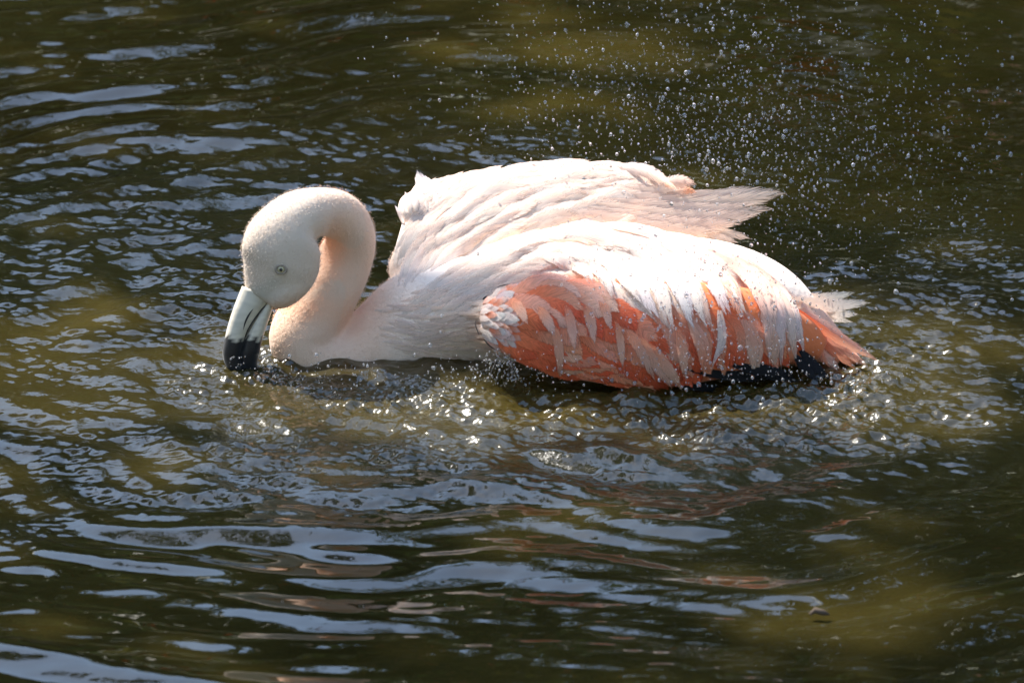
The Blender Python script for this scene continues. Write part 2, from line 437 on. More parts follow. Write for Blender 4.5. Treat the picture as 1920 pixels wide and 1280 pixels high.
torso = loft([(770, 612, .035, 62, .050), (850, 595, .035, 92, .072), (950, 576, .03, 118, .082), (1050, 560, .03, 133, .085), (1150, 556, .03, 134, .085),
              (1250, 562, .03, 124, .080), (1350, 566, .02, 113, .070), (1430, 584, .01, 95, .056), (1500, 622, .0, 66, .036), (1580, 668, -.01, 28, .016)])
neck = loft([(930, 585, .03, 105, .065), (850, 592, .03, 102, .060), (785, 606, .028, 100, .052), (722, 640, .022, 84, .044), (660, 668, .014, 66, .038), (600, 668, .004, 60, .033),
             (566, 640, .000, 62, .031), (583, 596, .006, 62, .030), (618, 541, .012, 59, .028), (646, 487, .014, 53, .025), (655, 440, .004, 49, .024),
             (632, 405, -.012, 48, .0235), (592, 398, -.026, 46, .024), (555, 412, -.034, 54, .025), (532, 450, -.039, 72, .027), (524, 494, -.040, 72, .027),
             (508, 530, -.038, 58, .023), (489, 560, -.036, 37, .017)], 6, 32)
cheek = ellipsoid(550, 524, -.040, 66, 36, .021, 130)
shoulder = loft([(900, 560, .05, 60, .045), (830, 530, .06, 72, .045), (780, 500, .07, 56, .035), (765, 460, .08, 26, .02)])
body_me = fuse([torso, neck, cheek, shoulder], 0.0028, 10, 'body')
farwing_me = fuse([loft([(748, 440, .085, 40, .018), (775, 446, .09, 92, .028), (830, 437, .095, 104, .034), (900, 424, .10, 104, .036), (1000, 408, .105, 102, .036),
                         (1100, 398, .11, 98, .034), (1190, 392, .112, 84, .030), (1250, 382, .115, 50, .022), (1290, 372, .118, 16, .01)]),
                   ellipsoid(775, 388, .088, 30, 30, .022, 0)], 0.003, 8, 'wing')
vv = verts_np(farwing_me); u0 = W(1000, 440, .09).dot(CU)
vv += np.outer((vv @ np.array(CU) - u0) * 0.62, np.array(CF)); farwing_me.vertices.foreach_set('co', vv.ravel()); farwing_me.update()
def folds(me, fn):
    vv = verts_np(me); x_, y_ = ground_px(vv[:, 0].astype(float), vv[:, 1].astype(float), vv[:, 2].astype(float))
    vv -= np.outer(fn(x_, y_), np.array(CF)); me.vertices.foreach_set('co', vv.astype(np.float32).ravel()); me.update()
def far_folds(x, y):
    n_ = x * .42 + y * .9 + 10 * np.sin(x * .021) + 6 * np.sin(x * .013 + y * .03)
    return sstep(760, 820, x) * sstep(1290, 1200, x) * (.0021 * np.sin(n_ / 8.5) * (.5 + .5 * np.sin(x * .011 + y * .017)) + .0014 * np.sin(n_ / 5.1 + 1))
def back_folds(x, y):
    yc = 430 + np.abs(x - 1090) ** 1.35 * .055
    n_ = (y - yc) + 8 * np.sin(x * .02)
    return gauss(x, y, 1040, 480, 190, 60) * (.0028 * np.sin(n_ / 6.5) + .0020 * np.sin(n_ / 3.9 + x * .01))
folds(farwing_me, far_folds); folds(body_me, back_folds)
nearwing_me = fuse([loft([(903, 597, -.070, 24, .012), (925, 600, -.075, 48, .020), (970, 603, -.080, 70, .027), (1040, 611, -.085, 84, .030), (1120, 622, -.088, 94, .031),
                          (1220, 626, -.088, 100, .031), (1320, 622, -.082, 92, .030), (1420, 622, -.07, 76, .027), (1500, 636, -.055, 48, .02), (1545, 655, -.045, 22, .01)])],
                   0.003, 8, 'wing')
# plumage colour by where it grows; the inner neck also holds bounced light
v = verts_np(body_me); px, py = ground_px(v[:, 0].astype(float), v[:, 1].astype(float), v[:, 2].astype(float))
WHITE, PEACH, CREAM = np.array((.88, .71, .58)), np.array((.86, .60, .46)), np.array((.70, .56, .44))
c = np.tile(WHITE, (len(v), 1))
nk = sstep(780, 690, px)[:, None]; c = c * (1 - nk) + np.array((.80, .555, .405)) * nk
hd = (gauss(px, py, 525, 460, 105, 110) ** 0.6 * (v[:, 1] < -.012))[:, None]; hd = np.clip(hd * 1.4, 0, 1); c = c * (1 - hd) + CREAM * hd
inn_bounce = np.clip(gauss(px, py, 628, 455, 30, 55) + gauss(px, py, 560, 575, 75, 22) + 0.6 * gauss(px, py, 640, 600, 60, 40), 0, 1)[:, None] * (1 - 0.75 * hd)  # orange of the neck folds: plumage tint with light bounced between them painted in
c = c * (1 - inn_bounce) + np.array((.88, .50, .32)) * inn_bounce
gk = np.clip(.8 * gauss(px, py, 486, 556, 40, 16) + .5 * gauss(px, py, 512, 528, 20, 9) + .6 * gauss(px, py, 527, 505, 14, 12) + .35 * gauss(px, py, 480, 540, 50, 8), 0, 1)[:, None] * (v[:, 1] < -.040)[:, None]
c = c * (1 - gk) + np.array((.50, .46, .38)) * gk
tk = (sstep(1440, 1540, px) * sstep(540, 600, py))[:, None]; c = c * (1 - tk) + np.array((.82, .42, .28)) * tk
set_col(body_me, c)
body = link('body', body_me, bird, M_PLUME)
v = verts_np(farwing_me); px, py = ground_px(v[:, 0].astype(float), v[:, 1].astype(float), v[:, 2].astype(float))
c = np.tile(WHITE, (len(v), 1)); k = gauss(px, py, 772, 375, 14, 14)[:, None]; c = c * (1 - k) + np.array((.85, .30, .25)) * k
set_col(farwing_me, c)
far_wing = link('wing', farwing_me, bird, M_PLUME); tag(far_wing, 'raised white far wing with its feathers fanned back')
v = verts_np(nearwing_me); px, py = ground_px(v[:, 0].astype(float), v[:, 1].astype(float), v[:, 2].astype(float))
c = np.tile(np.array((.78, .20, .07)), (len(v), 1)); k = sstep(945, 915, px)[:, None]; c = c * (1 - k) + np.array((.72, .58, .52)) * k
set_col(nearwing_me, c)
near_wing = link('wing', nearwing_me, bird, M_PLUME); tag(near_wing, 'drooping near wing with orange coverts')

# ------------------------------------------------------------------ bill and eye
def bill_half(upper):
    # centreline in px with half widths; upper mandible on the forehead side, lower towards the throat
    cen = catmull([(486, 548, 0), (474, 580, 0), (463, 612, 0), (455, 642, 0), (452, 668, 0), (462, 694, 0), (488, 716, 0)], 6)
    wid = np.interp(np.linspace(0, 1, len(cen)), [0, .2, .45, .62, .8, 1], [34, 35, 34.5, 35, 29, 10])
    gap = np.interp(np.linspace(0, 1, len(cen)), [0, .2, .45, .7, 1], [26, 13, 2, -1, 0])      # gape line offset toward the throat(+)=right... in px across
    m = len(cen); seg = 14; V, F, Cc = [], [], []
    for i in range(m):
        t = cen[min(i + 1, m - 1)][:2] - cen[max(i - 1, 0)][:2]; t /= np.linalg.norm(t)
        nx, ny = -t[1], t[0]                       # px perpendicular: pointing to the left of travel
        if nx > 0: nx, ny = -nx, -ny               # make it point to photo-left (forehead side)
        lo, hi = (-gap[i] - .6, wid[i]) if upper else (-wid[i], -gap[i] + .6)
        cc, hw = (lo + hi) / 2, max((hi - lo) / 2, 0.6)
        dep = 0.0165 * (wid[i] / 40) * (1.0 if upper else 0.92)
        base = W(cen[i][0] + nx * cc, cen[i][1] + ny * cc, -.035)
        side = CR * nx - CU * ny
        for k in range(seg):
            a = 2 * math.pi * k / seg
            ca_, sa = math.cos(a), math.sin(a)
            sq = lambda q, e: math.copysign(abs(q) ** e, q)
            V.append(base + side * (hw * S * sq(ca_, .8)) + CF * (dep * sq(sa, .75)))
            py_ = cen[i][1] + ny * (cc + hw * ca_)
            jag = 5 * math.sin(k * 2.7 + i) + 3 * math.sin(k * 5.1)
            blk = 1 if py_ > 634 + jag else 0
            dirt = 0.9 + 0.2 * random.random()
            Cc.append((.004, .004, .005) if blk else tuple(q * dirt for q in (.64, .575, .46)))
    for i in range(m - 1):
        for k in range(seg): F.append((i * seg + k, i * seg + (k + 1) % seg, (i + 1) * seg + (k + 1) % seg, (i + 1) * seg + k))
    me = np_mesh('mandible', V, F, True, np.array(Cc))
    bm = bmesh.new(); bm.from_mesh(me)
    bmesh.ops.contextual_create(bm, geom=[e for e in bm.edges if e.is_boundary and e.verts[0].index < seg and e.verts[1].index < seg])
    bmesh.ops.contextual_create(bm, geom=[e for e in bm.edges if e.is_boundary and e.verts[0].index >= seg])
    bmesh.ops.recalc_face_normals(bm, faces=bm.faces)
    bm.to_mesh(me); bm.free()
    return me
M_BILL = mat_skin('bill_horn', 0.45, 120, 0.12); M_BILL.node_tree.nodes['Principled BSDF'].inputs['Specular IOR Level'].default_value = 0.5
bill = link('bill', bill_half(True), bird, M_BILL); tag(bill, 'pale grey bill with a black dipped tip')
lower = link('lower_mandible', bill_half(False), bill, M_BILL)
# nostril slit: dark groove on the upper mandible
bv_bill = bvh_of(bill.data)
def surf(px, py, bv):
    d_ = ray(px, py); h = bv.ray_cast(CAM, d_)
    return (h[0], h[1]) if h[0] else (None, None)
def strip(pts, width, bv, lift):
    V, F = [], []
    P = [surf(x, y, bv) for x, y in pts]
    P = [(p + n_ * lift) for p, n_ in P if p is not None]
    for i, p in enumerate(P):
        t = (P[min(i + 1, len(P) - 1)] - P[max(i - 1, 0)]).normalized(); s = t.cross(CF).normalized()
        w_ = width * math.sin(math.pi * (i + .35) / (len(P) - .3))
        V += [p + s * w_, p - CF * 0.0004, p - s * w_]
    for i in range(len(P) - 1):
        for k in range(2): F.append((3 * i + k, 3 * i + k + 1, 3 * i + 4 + k, 3 * i + 3 + k))
    return np_mesh('strip', V, F)
M_DARK = mat_plain('dark_skin', (0.03, 0.026, 0.022), 0.5, 0.4)
def smooth_pts(P, n=5): return [tuple(q[:2]) for q in catmull(P, n)]
link('nostril', strip(smooth_pts([(475, 578), (467, 589), (460, 603), (456, 618)]), 0.0009, bv_bill, .0003), bill, M_DARK)
bv_beak = bvh_of(bill.data, lower.data)
link('gape', strip(smooth_pts([(503, 566), (490, 580), (476, 598), (465, 616), (459, 632), (456, 646)]), 0.0009, bv_beak, .0003), bill, M_DARK)
bv_body = bvh_of(body_me)
ep, en = surf(527, 505, bv_body)
def ball(c_, r, axis, flat, nu=20, nv=12):
    q = axis.to_track_quat('Z', 'Y'); V, F = [], []
    for j in range(nv + 1):
        ph = math.pi * j / nv
        for i in range(nu):
            th = 2 * math.pi * i / nu
            V.append(c_ + q @ Vector((r * math.sin(ph) * math.cos(th), r * math.sin(ph) * math.sin(th), r * flat * math.cos(ph))))
    for j in range(nv):
        for i in range(nu): F.append((j * nu + i, j * nu + (i + 1) % nu, (j + 1) * nu + (i + 1) % nu, (j + 1) * nu + i))
    return V, F
M_IRIS = mat_plain('iris', (0.42, 0.35, 0.20), 0.12, 0.6, 0.15, 300)
M_LID = mat_plain('eyelid', (0.30, 0.24, 0.18), 0.6, 0.3, 0.2, 300)
M_PUPIL = mat_plain('pupil', (0.008, 0.007, 0.006), 0.05, 0.6)
ax = (en * 0.5 - CF * 0.6).normalized()
V_, F_ = ball(ep - ax * 0.0012, 0.0043, ax, 0.8); eye = link('eye', np_mesh('eye', V_, F_), bird, M_IRIS); tag(eye, 'pale yellow eye')
V_, F_ = ball(ep + ax * 0.0020, 0.0015, ax, 0.5); link('pupil', np_mesh('pupil', V_, F_), eye, M_PUPIL)
V_, F_ = [], []                                      # eyelid ring
q = ax.to_track_quat('Z', 'Y')
for i in range(28):
    a = 2 * math.pi * i / 28
    for k in range(8):
        b_ = 2 * math.pi * k / 8; rr_ = 0.0043 + 0.0011 * math.cos(b_)
        V_.append(ep + ax * 0.0007 + q @ Vector((rr_ * 1.12 * math.cos(a), rr_ * 0.92 * math.sin(a), 0.0011 * math.sin(b_))))
for i in range(28):
    for k in range(8): F_.append((i * 8 + k, ((i + 1) % 28) * 8 + k, ((i + 1) % 28) * 8 + (k + 1) % 8, i * 8 + (k + 1) % 8))
link('eyelid', np_mesh('eyelid', V_, F_), eye, M_LID)

# ------------------------------------------------------------------ feathers
bv_all = bvh_of(body_me, nearwing_me, farwing_me)
bv_near = bvh_of(body_me, nearwing_me)
def drape(poly, n, bv, lift0, lift1, Yend=None, clip=True):
    """polyline in px -> n points lying on the bird's surface; a miss keeps the last depth.
    Yend gives the depth at the tip where the feather leaves the surface."""
    C = catmull([(x, y) for x, y in poly], 8)
    seg = np.r_[0, np.cumsum(np.linalg.norm(np.diff(C, axis=0), axis=1))]
    t = np.linspace(0, seg[-1], n)
    xs, ys = np.interp(t, seg, C[:, 0]), np.interp(t, seg, C[:, 1])
    D, N = [], []
    for x, y in zip(xs, ys):
        p, nn = surf(x, y, bv)
        D.append(None if p is None else (p - CAM).length); N.append(nn)
    known = [i for i in range(n) if D[i] is not None]
    if not known:
        return None
    if clip and Yend is None and len(known) < n:      # a contour feather ends at the outline
        k = 0
        while k < n and D[k] is not None: k += 1
        if k < 3: return None
        m_ = (k - .5) / (n - 1); cut = np.linspace(0, seg[-1] * m_, len(C))
        return drape(list(zip(np.interp(cut, seg, C[:, 0])[::4], np.interp(cut, seg, C[:, 1])[::4])), n, bv, lift0, lift1, None, False)
    Dk = np.interp(range(n), known, [D[i] for i in known])
    if Yend is not None:
        dy = ray(xs[-1], ys[-1]); de = (Yend - CAM.y) / dy.y
        s_ = np.linspace(0, 1, n); Dk = Dk[0] * (1 - s_) + de * s_
    for _ in range(2):                               # ease dents out of the path, never sinking below the surface
        Ds = Dk.copy(); Ds[1:-1] = (Dk[:-2] + 2 * Dk[1:-1] + Dk[2:]) / 4; Dk = np.minimum(Dk, Ds) if Yend is None else Ds
    last = -CF; P, NN = [], []
    for i in range(n):
        if N[i] is not None and Yend is None: last = N[i]
        nn = (last * 0.6 - CF * 0.4).normalized()
        P.append(CAM + ray(xs[i], ys[i]) * Dk[i] + nn * (lift0 + (lift1 - lift0) * i / (n - 1))); NN.append(nn)
    return P, NN
def feather_geo(P, N, width, cb, ct, camber=0.07, tipw=0.5, twist=0.0, tip_start=0.55):
    """vane grid: 5 across; width in metres (half)"""
    n = len(P); V, UV, Cc = [], [], []
    for i in range(n):
        t = i / (n - 1)
        T = (P[min(i + 1, n - 1)] - P[max(i - 1, 0)]).normalized()
        B = T.cross(N[i]).normalized(); Nn = B.cross(T)
        if twist: 
            a = twist * t; B, Nn = B * math.cos(a) + Nn * math.sin(a), Nn * math.cos(a) - B * math.sin(a)
        w_ = width * min(1.0, 0.35 + 2.2 * t) 
        if t > tipw: w_ *= math.sqrt(max(0.0, 1 - ((t - tipw) / (1 - tipw)) ** 2) ) * 0.96 + 0.04
        k = float(sstep(tip_start - .35, tip_start + .35, t))
        for j in range(5):
            v_ = j / 2 - 1
            V.append(P[i] + B * (w_ * v_) - Nn * (camber * w_ * v_ * v_))
            UV.append((t, (v_ + 1) / 2)); Cc.append(np.array(cb) * (1 - k) + np.array(ct) * k)
    F = [(i * 5 + j, i * 5 + j + 1, (i + 1) * 5 + j + 1, (i + 1) * 5 + j) for i in range(n - 1) for j in range(4)]
    return V, F, UV, Cc
NF = 0
def feather(poly, width, cb, ct=None, parent=body, bv=None, lift=(0.001, 0.005), Yend=None, n=8, clip=True, mat=None, **kw):
    global NF
    r_ = drape(poly, n, bv or bv_all, lift[0], lift[1], Yend, clip)
    if r_ is None: return None
    V, F, UV, Cc = feather_geo(r_[0], r_[1], width * S, cb, ct if ct is not None else cb, **kw)
    NF += 1
    return link('feather', np_mesh('feather', V, F, True, np.array(Cc), UV), parent, mat or (M_COVERT if parent is near_wing else M_FEATHER))
class Flow:
    """direction field on the bird from drawn streamlines (px)"""
    def __init__(self, lines):
        P, T = [], []
        for ln in lines:
            C = catmull(ln, 10); d_ = np.gradient(C, axis=0); d_ /= np.linalg.norm(d_, axis=1)[:, None]
            P.append(C); T.append(d_)
        self.P, self.T = np.concatenate(P), np.concatenate(T)
    def at(self, x, y):
        w_ = 1 / (((self.P - (x, y)) ** 2).sum(1) + 60) ** 1.5
        t = (self.T * w_[:, None]).sum(0); return t / (np.linalg.norm(t) + 1e-9)
    def line(self, x, y, L, n=5, bend=0.0):
        pts = [(x, y)]
        for i in range(n):
            t = self.at(x, y); a = bend * i / n; t = np.array((t[0] * math.cos(a) - t[1] * math.sin(a), t[0] * math.sin(a) + t[1] * math.cos(a)))
            x, y = x + t[0] * L / n, y + t[1] * L / n; pts.append((x, y))
        return pts
def inside(x, y, poly):
    c_ = False; j = len(poly) - 1
    for i in range(len(poly)):
        if (poly[i][1] > y) != (poly[j][1] > y) and x < (poly[j][0] - poly[i][0]) * (y - poly[i][1]) / (poly[j][1] - poly[i][1]) + poly[i][0]: c_ = not c_
        j = i
    return c_
def scatter(poly, dist, seed):
    r_ = random.Random(seed); xs = [p[0] for p in poly]; ys = [p[1] for p in poly]; out = []
    for _ in range(9000):
        x, y = r_.uniform(min(xs), max(xs)), r_.uniform(min(ys), max(ys))
        if inside(x, y, poly) and all((x - a) ** 2 + (y - b) ** 2 > dist * dist for a, b in out): out.append((x, y))
    return out
def jit(c_, a=0.04):
    k = 1 + random.uniform(-a, a); return tuple(min(.92, q * k * (1 + random.uniform(-a, a) * .4)) for q in c_)

W1, W2, PK, PK2 = (.88, .745, .635), (.88, .69, .565), (.86, .56, .43), (.82, .43, .30)
OR, OR2, OR3, GY = (.84, .205, .085), (.79, .135, .055), (.86, .35, .21), (.66, .60, .54)
flow_far = Flow([[(742, 545), (765, 480), (800, 430), (860, 385)], [(760, 560), (830, 480), (920, 420), (1010, 385)], [(775, 430), (850, 360), (960, 325), (1080, 312)],
                 [(850, 480), (960, 425), (1080, 385), (1200, 365)], [(1000, 345), (1100, 335), (1200, 335), (1270, 352)]])
flow_back = Flow([[(745, 590), (830, 530), (930, 475), (1050, 445), (1150, 448), (1230, 480), (1300, 540)], [(760, 620), (840, 570), (940, 530), (1050, 510), (1130, 530), (1190, 580)],
                  [(1000, 440), (1100, 418), (1220, 432), (1330, 462), (1420, 510), (1480, 580)], [(1230, 470), (1290, 540), (1340, 620), (1350, 690)], [(1380, 490), (1430, 560), (1470, 640)],
                  [(1150, 480), (1210, 540), (1260, 610), (1290, 680)]])
flow_breast = Flow([[(745, 600), (800, 610), (850, 605), (900, 600)], [(745, 640), (810, 640), (880, 635), (930, 640)], [(750, 660), (820, 675), (880, 690)], [(760, 570), (830, 560), (900, 560)]])
flow_wing = Flow([[(905, 600), (960, 590), (1020, 600), (1060, 640)], [(920, 580), (1000, 545), (1090, 555), (1160, 600), (1220, 660)], [(915, 630), (960, 650), (1030, 680), (1120, 705), (1220, 725)],
                  [(1060, 560), (1120, 600), (1170, 660), (1210, 715)], [(1250, 600), (1290, 650), (1320, 700)], [(1400, 600), (1430, 650), (1450, 690)]])

# --- contour plumage: small feathers over neck base, breast, back and far wing, one mass
class Mass:
    def __init__(self): self.V, self.F, self.U, self.C = [], [], [], []
    def add(self, poly, width, cb, ct, bv, lift, n=5, **kw):
        r_ = drape(poly, n, bv, lift[0], lift[1])
        if r_ is None: return
        V, F, UV, Cc = feather_geo(r_[0], r_[1], width * S, cb, ct, **kw)
        o = len(self.V); self.V += V; self.U += UV; self.C += Cc; self.F += [tuple(i + o for i in f) for f in F]
    def build(self, name, parent, label):
        o = link(name, np_mesh(name, self.V, self.F, True, np.array(self.C), self.U), parent, M_FEATHER)
        tag(o, label, kind='stuff'); return o
far_poly = [(748, 545), (742, 470), (752, 400), (790, 358), (850, 340), (930, 318), (1020, 306), (1120, 302), (1200, 312), (1240, 345), (1180, 372), (1080, 392), (960, 435), (860, 480), (790, 520)]
back_poly = [(745, 585), (800, 540), (880, 478), (960, 445), (1080, 408), (1200, 424), (1310, 448), (1250, 500), (1170, 545), (1080, 520), (960, 530), (900, 570), (900, 600), (760, 600)]
breast_poly = [(690, 590), (745, 545), (905, 565), (905, 620), (930, 655), (880, 692), (790, 684), (742, 665), (680, 655)]
ms = Mass()
for x, y in scatter(far_poly, 11, 1):
    L = random.uniform(70, 120); cc = jit(W1, .03)
    ms.add(flow_far.line(x, y, L, 4, random.uniform(-.25, .25)), random.uniform(6, 11), cc, jit(W2, .03), bv_all, (.0003, .0022), n=6)
ms.build('contour_feathers', far_wing, 'small white feathers lying over the far wing')
ms = Mass()
for x, y in scatter(back_poly, 11, 2):
    L = random.uniform(70, 120); cc = jit(W1, .03)
    ms.add(flow_back.line(x, y, L, 4, random.uniform(-.25, .25)), random.uniform(6, 11), cc, jit(W2, .03), bv_near, (.0003, .0022), n=6)
for x, y in scatter(breast_poly, 10, 3):
    if random.random() > (x - 675) / 110: continue
    ms.add(flow_breast.line(x, y, random.uniform(40, 75), 4, random.uniform(-.4, .4)), random.uniform(3, 6), jit((.88, .71, .59), .03), jit((.89, .69, .56), .03), bv_near, (.0003, .0016))
ms.build('contour_feathers', body, 'small white feathers lying over breast and back')

# --- orange coverts of the near wing
pw = [(905, 600), (915, 580), (960, 545), (1060, 528), (1110, 548), (1190, 585), (1260, 640), (1300, 690), (1250, 712), (1130, 700), (1020, 675), (945, 648), (912, 625)]
rows = sorted(scatter(pw, 19, 4), key=lambda p: -p[0] - .6 * p[1])
for rank, (x, y) in enumerate(rows):
    rk = .0045 * rank / len(rows)
    edge = x < 945 - random.random() * 20
    L = random.uniform(34, 48) if edge else random.uniform(80, 125)
    u = random.random()
    if edge: cb, ct = ((.74, .55, .50), (.76, .68, .62)) if u < .6 else ((.80, .42, .36), (.80, .58, .52))
    elif y < 560: cb, ct = (OR3, (.84, .50, .36))
    elif u < .6: cb, ct = OR, OR2
    elif u < .88: cb, ct = OR, OR3
    else: cb, ct = OR3, (.78, .42, .29)
    feather(flow_wing.line(x, y, L, 5, random.uniform(-.25, .2)), random.uniform(9, 13) if edge else random.uniform(15, 25), jit(cb, .12), jit(ct, .12), near_wing, bv_near, (.0006 + rk, .0026 + rk), camber=.10)
# pale greyish tips lying across the orange
for (a, b_, c_, d_, w_) in [(1055, 560, 1075, 640, 11), (1085, 565, 1110, 630, 12), (1115, 562, 1140, 610, 10), (1150, 590, 1165, 670, 9), (1030, 590, 1050, 690, 11),
                            (1178, 612, 1250, 728, 16), (1205, 630, 1270, 732, 14), (1150, 600, 1215, 690, 12), (1260, 600, 1280, 690, 12), (1000, 570, 1035, 620, 12), (950, 560, 985, 600, 12)]:
    mx_ = ((a + c_) / 2 + random.uniform(2, 8), (b_ + d_) / 2 - random.uniform(2, 8))
    c_, d_ = a + (c_ - a) * 1.2, b_ + (d_ - b_) * 1.2
    feather([(a, b_), mx_, (c_, min(d_, 728))], w_ * .9, jit((.80, .30, .16), .08), jit((.77, .47, .35), .06), near_wing, bv_near, (.0068, .0086), mat=M_SOFT, tip_start=.5)
# small overlapping feathers of the wing bend, pale to pink
ms = Mass()
bend = sorted(scatter([(900, 590), (910, 570), (935, 552), (965, 548), (975, 575), (960, 610), (955, 640), (930, 646), (908, 625)], 8, 14), key=lambda p: -p[0])
for rank, (x, y) in enumerate(bend):
    u = random.random() + (x - 930) / 120; rk = .003 * rank / len(bend) + .0035
    cb, ct = ((.74, .60, .52), (.80, .70, .63)) if u < .45 else ((.80, .44, .34), (.82, .62, .54)) if u < .8 else ((.80, .28, .15), (.82, .46, .34))
    a = math.atan2(y - 600, 60) * 1.2
    ms.add([(x, y), (x + 12 * math.cos(a), y + 12 * math.sin(a) + 1), (x + 24 * math.cos(a), y + 24 * math.sin(a) + 4)], random.uniform(5, 8), jit(cb, .06), jit(ct, .06), bv_near, (rk, rk + .0016))
ms.build('bend_feathers', near_wing, 'small pale pink feathers at the bend of the orange wing')
for a, b_, c_ in [((902, 600), (903, 612), (908, 626)), ((914, 632), (922, 640), (936, 650)), ((906, 566), (912, 560), (920, 556)), ((930, 550), (945, 545), (962, 541))]:
    feather([a, b_, c_], 1.6, (.02, .018, .018), (.02, .018, .018), near_wing, bv_near, (.0068, .0078))
# orange secondaries seen between the draped plumes
for i in range(26):
    x = 1225 + i * 9.5; y = 585 + 20 * math.sin(i * 1.7) + (x - 1225) * .08
    feather(flow_back.line(x, y, random.uniform(85, 120), 5, random.uniform(-.1, .25)), random.uniform(11, 17), jit(OR if i % 3 else OR3, .08), jit(OR2 if i % 2 else OR3, .08), near_wing, bv_near, (.0008, .0036))
# --- long white plumes draped from the back over the wing
drapes = [((1100, 470), (1150, 500), (1200, 570), 17, W1, W1), ((1125, 480), (1190, 530), (1235, 600), 17, W1, (.84, .72, .68)), ((1150, 470), (1230, 530), (1262, 622), 18, W1, W1),
          ((1180, 470), (1262, 535), (1300, 622), 20, W1, (.80, .72, .68)), ((1205, 468), (1282, 530), (1323, 616), 20, W1, W1), ((1235, 470), (1300, 535), (1335, 622), 14, W2, PK),
          ((1270, 472), (1335, 530), (1368, 592), 15, W1, (.84, .70, .65)), ((1295, 478), (1350, 525), (1398, 592), 13, W2, W1), ((1310, 480), (1365, 530), (1385, 600), 13, PK, PK2),
          ((1345, 585), (1348, 640), (1331, 688), 8, W2, (.80, .66, .60)), ((1330, 470), (1400, 520), (1440, 612), 16, PK, PK), ((1355, 478), (1425, 540), (1440, 682), 17, W2, PK),
          ((1380, 486), (1450, 560), (1462, 684), 19, PK, (.83, .64, .58)), ((1400, 492), (1468, 570), (1492, 686), 18, PK, W2), ((1415, 500), (1478, 570), (1505, 665), 15, W2, (.84, .66, .60)),
          ((1370, 480), (1432, 525), (1468, 590), 14, PK, W2), ((1250, 462), (1330, 500), (1372, 560), 15, W1, PK), ((1290, 600), (1312, 650), (1318, 700), 12, PK2, OR3),
          ((1395, 600), (1412, 650), (1408, 694), 13, OR3, PK), ((1430, 590), (1450, 640), (1446, 690), 12, PK2, PK), ((1080, 470), (1120, 500), (1150, 560), 15, W1, W1),
          ((1050, 470), (1105, 495), (1135, 548), 14, W1, W1), ((1020, 480), (1080, 500), (1112, 540), 13, W1, W1)]
for k, (a, b_, c_, w_, cb, ct) in enumerate(sorted(drapes, key=lambda q: -q[2][0])):
    for r_ in range(3):
        o = random.uniform(-9, 9) * (r_ > 0); o2 = random.uniform(-10, 10) * (r_ > 0); sh = 1 - .12 * r_
        pk = .55 * float(sstep(1360, 1450, c_[0])); cb = tuple(np.array(cb) * (1 - pk) + np.array(PK) * pk) if r_ == 0 else cb
        tip = (b_[0] + (c_[0] - b_[0]) * sh + o, b_[1] + (c_[1] - b_[1]) * sh + o2)
        feather([(a[0] + o, a[1] + o2 * .4), (b_[0] + o, b_[1] + o2 * .3), tip], w_ * random.uniform(.6, 1.0), jit(cb), jit(ct), body, bv_near, (.002 + .00012 * k - .0004 * r_, .0058 + .00014 * k - .0004 * r_), n=9, tipw=.4)
# scapular sweep along the ridge and the back
for i in range(46):
    t = i / 45; x = 860 + 480 * t; y = 505 - 95 * math.sin(min(1, t * 1.5) * 1.5) + 40 * max(0, t - .55) * 2.2 + random.uniform(-6, 34)
    feather(flow_back.line(x, y, random.uniform(90, 150), 6, random.uniform(-.12, .2)), random.uniform(11, 18), jit(W1, .03), jit(W2 if random.random() < .7 else (.85, .68, .58), .03), body, bv_near, (.0008, .0036))
for (a, b_, c_) in [((1030, 452), (1080, 455), (1120, 462)), ((1140, 432), (1180, 440), (1225, 452)), ((1060, 515), (1090, 520), (1110, 530))]:
    feather([a, b_, c_], 3.5, (.87, .70, .54), (.86, .62, .42), body, bv_near, (.004, .008))
# --- far wing: long coverts, then the fan of tertials trailing behind it
for i in range(34):
    x = random.uniform(800, 1120); y = 330 + random.random() * 120 - (x - 800) * .05
    feather(flow_far.line(x, y, random.uniform(90, 150), 6, random.uniform(-.12, .18)), random.uniform(11, 18), jit(W1, .03), jit(W2, .03), far_wing, bv_all, (.0008, .0036))
fan = [((1120, 350), (1300, 372), (1462, 356), 17, .11), ((1130, 362), (1300, 385), (1474, 362), 19, .10), ((1120, 375), (1290, 398), (1450, 392), 20, .095), ((1110, 385), (1270, 412), (1420, 405), 22, .09),
       ((1100, 392), (1250, 424), (1385, 420), 22, .085), ((1090, 398), (1230, 430), (1345, 438), 20, .08), ((1150, 345), (1310, 368), (1405, 350), 12, .118), ((1250, 420), (1340, 432), (1408, 448), 10, .08),
       ((1240, 430), (1330, 440), (1385, 456), 9, .078)]
for a, b_, c_, w_, ye in fan:
    feather([a, b_, c_], w_, jit(W2, .03), jit((.87, .66, .53), .03), far_wing, bv_all, (.002, .002), Yend=ye, n=10, tipw=.8, camber=.15)
feather([(1330, 440), (1390, 402), (1468, 368)], 5, (.80, .52, .38), (.82, .62, .50), far_wing, bv_all, (.0, .0), Yend=.088, n=8)
for a, b_, c_, w_, cb in [((1150, 312), (1215, 322), (1258, 346), 14, (.86, .66, .54)), ((1190, 318), (1235, 334), (1268, 356), 10, (.84, .52, .38)), ((1225, 366), (1265, 342), (1306, 346), 15, (.84, .54, .42)), ((1245, 364), (1280, 356), (1306, 362), 9, (.82, .34, .18))]:
    feather([a, b_, c_], w_, jit((.86, .74, .66)), jit(cb), far_wing, bv_all, (.003, .006), Yend=.10, camber=.5)
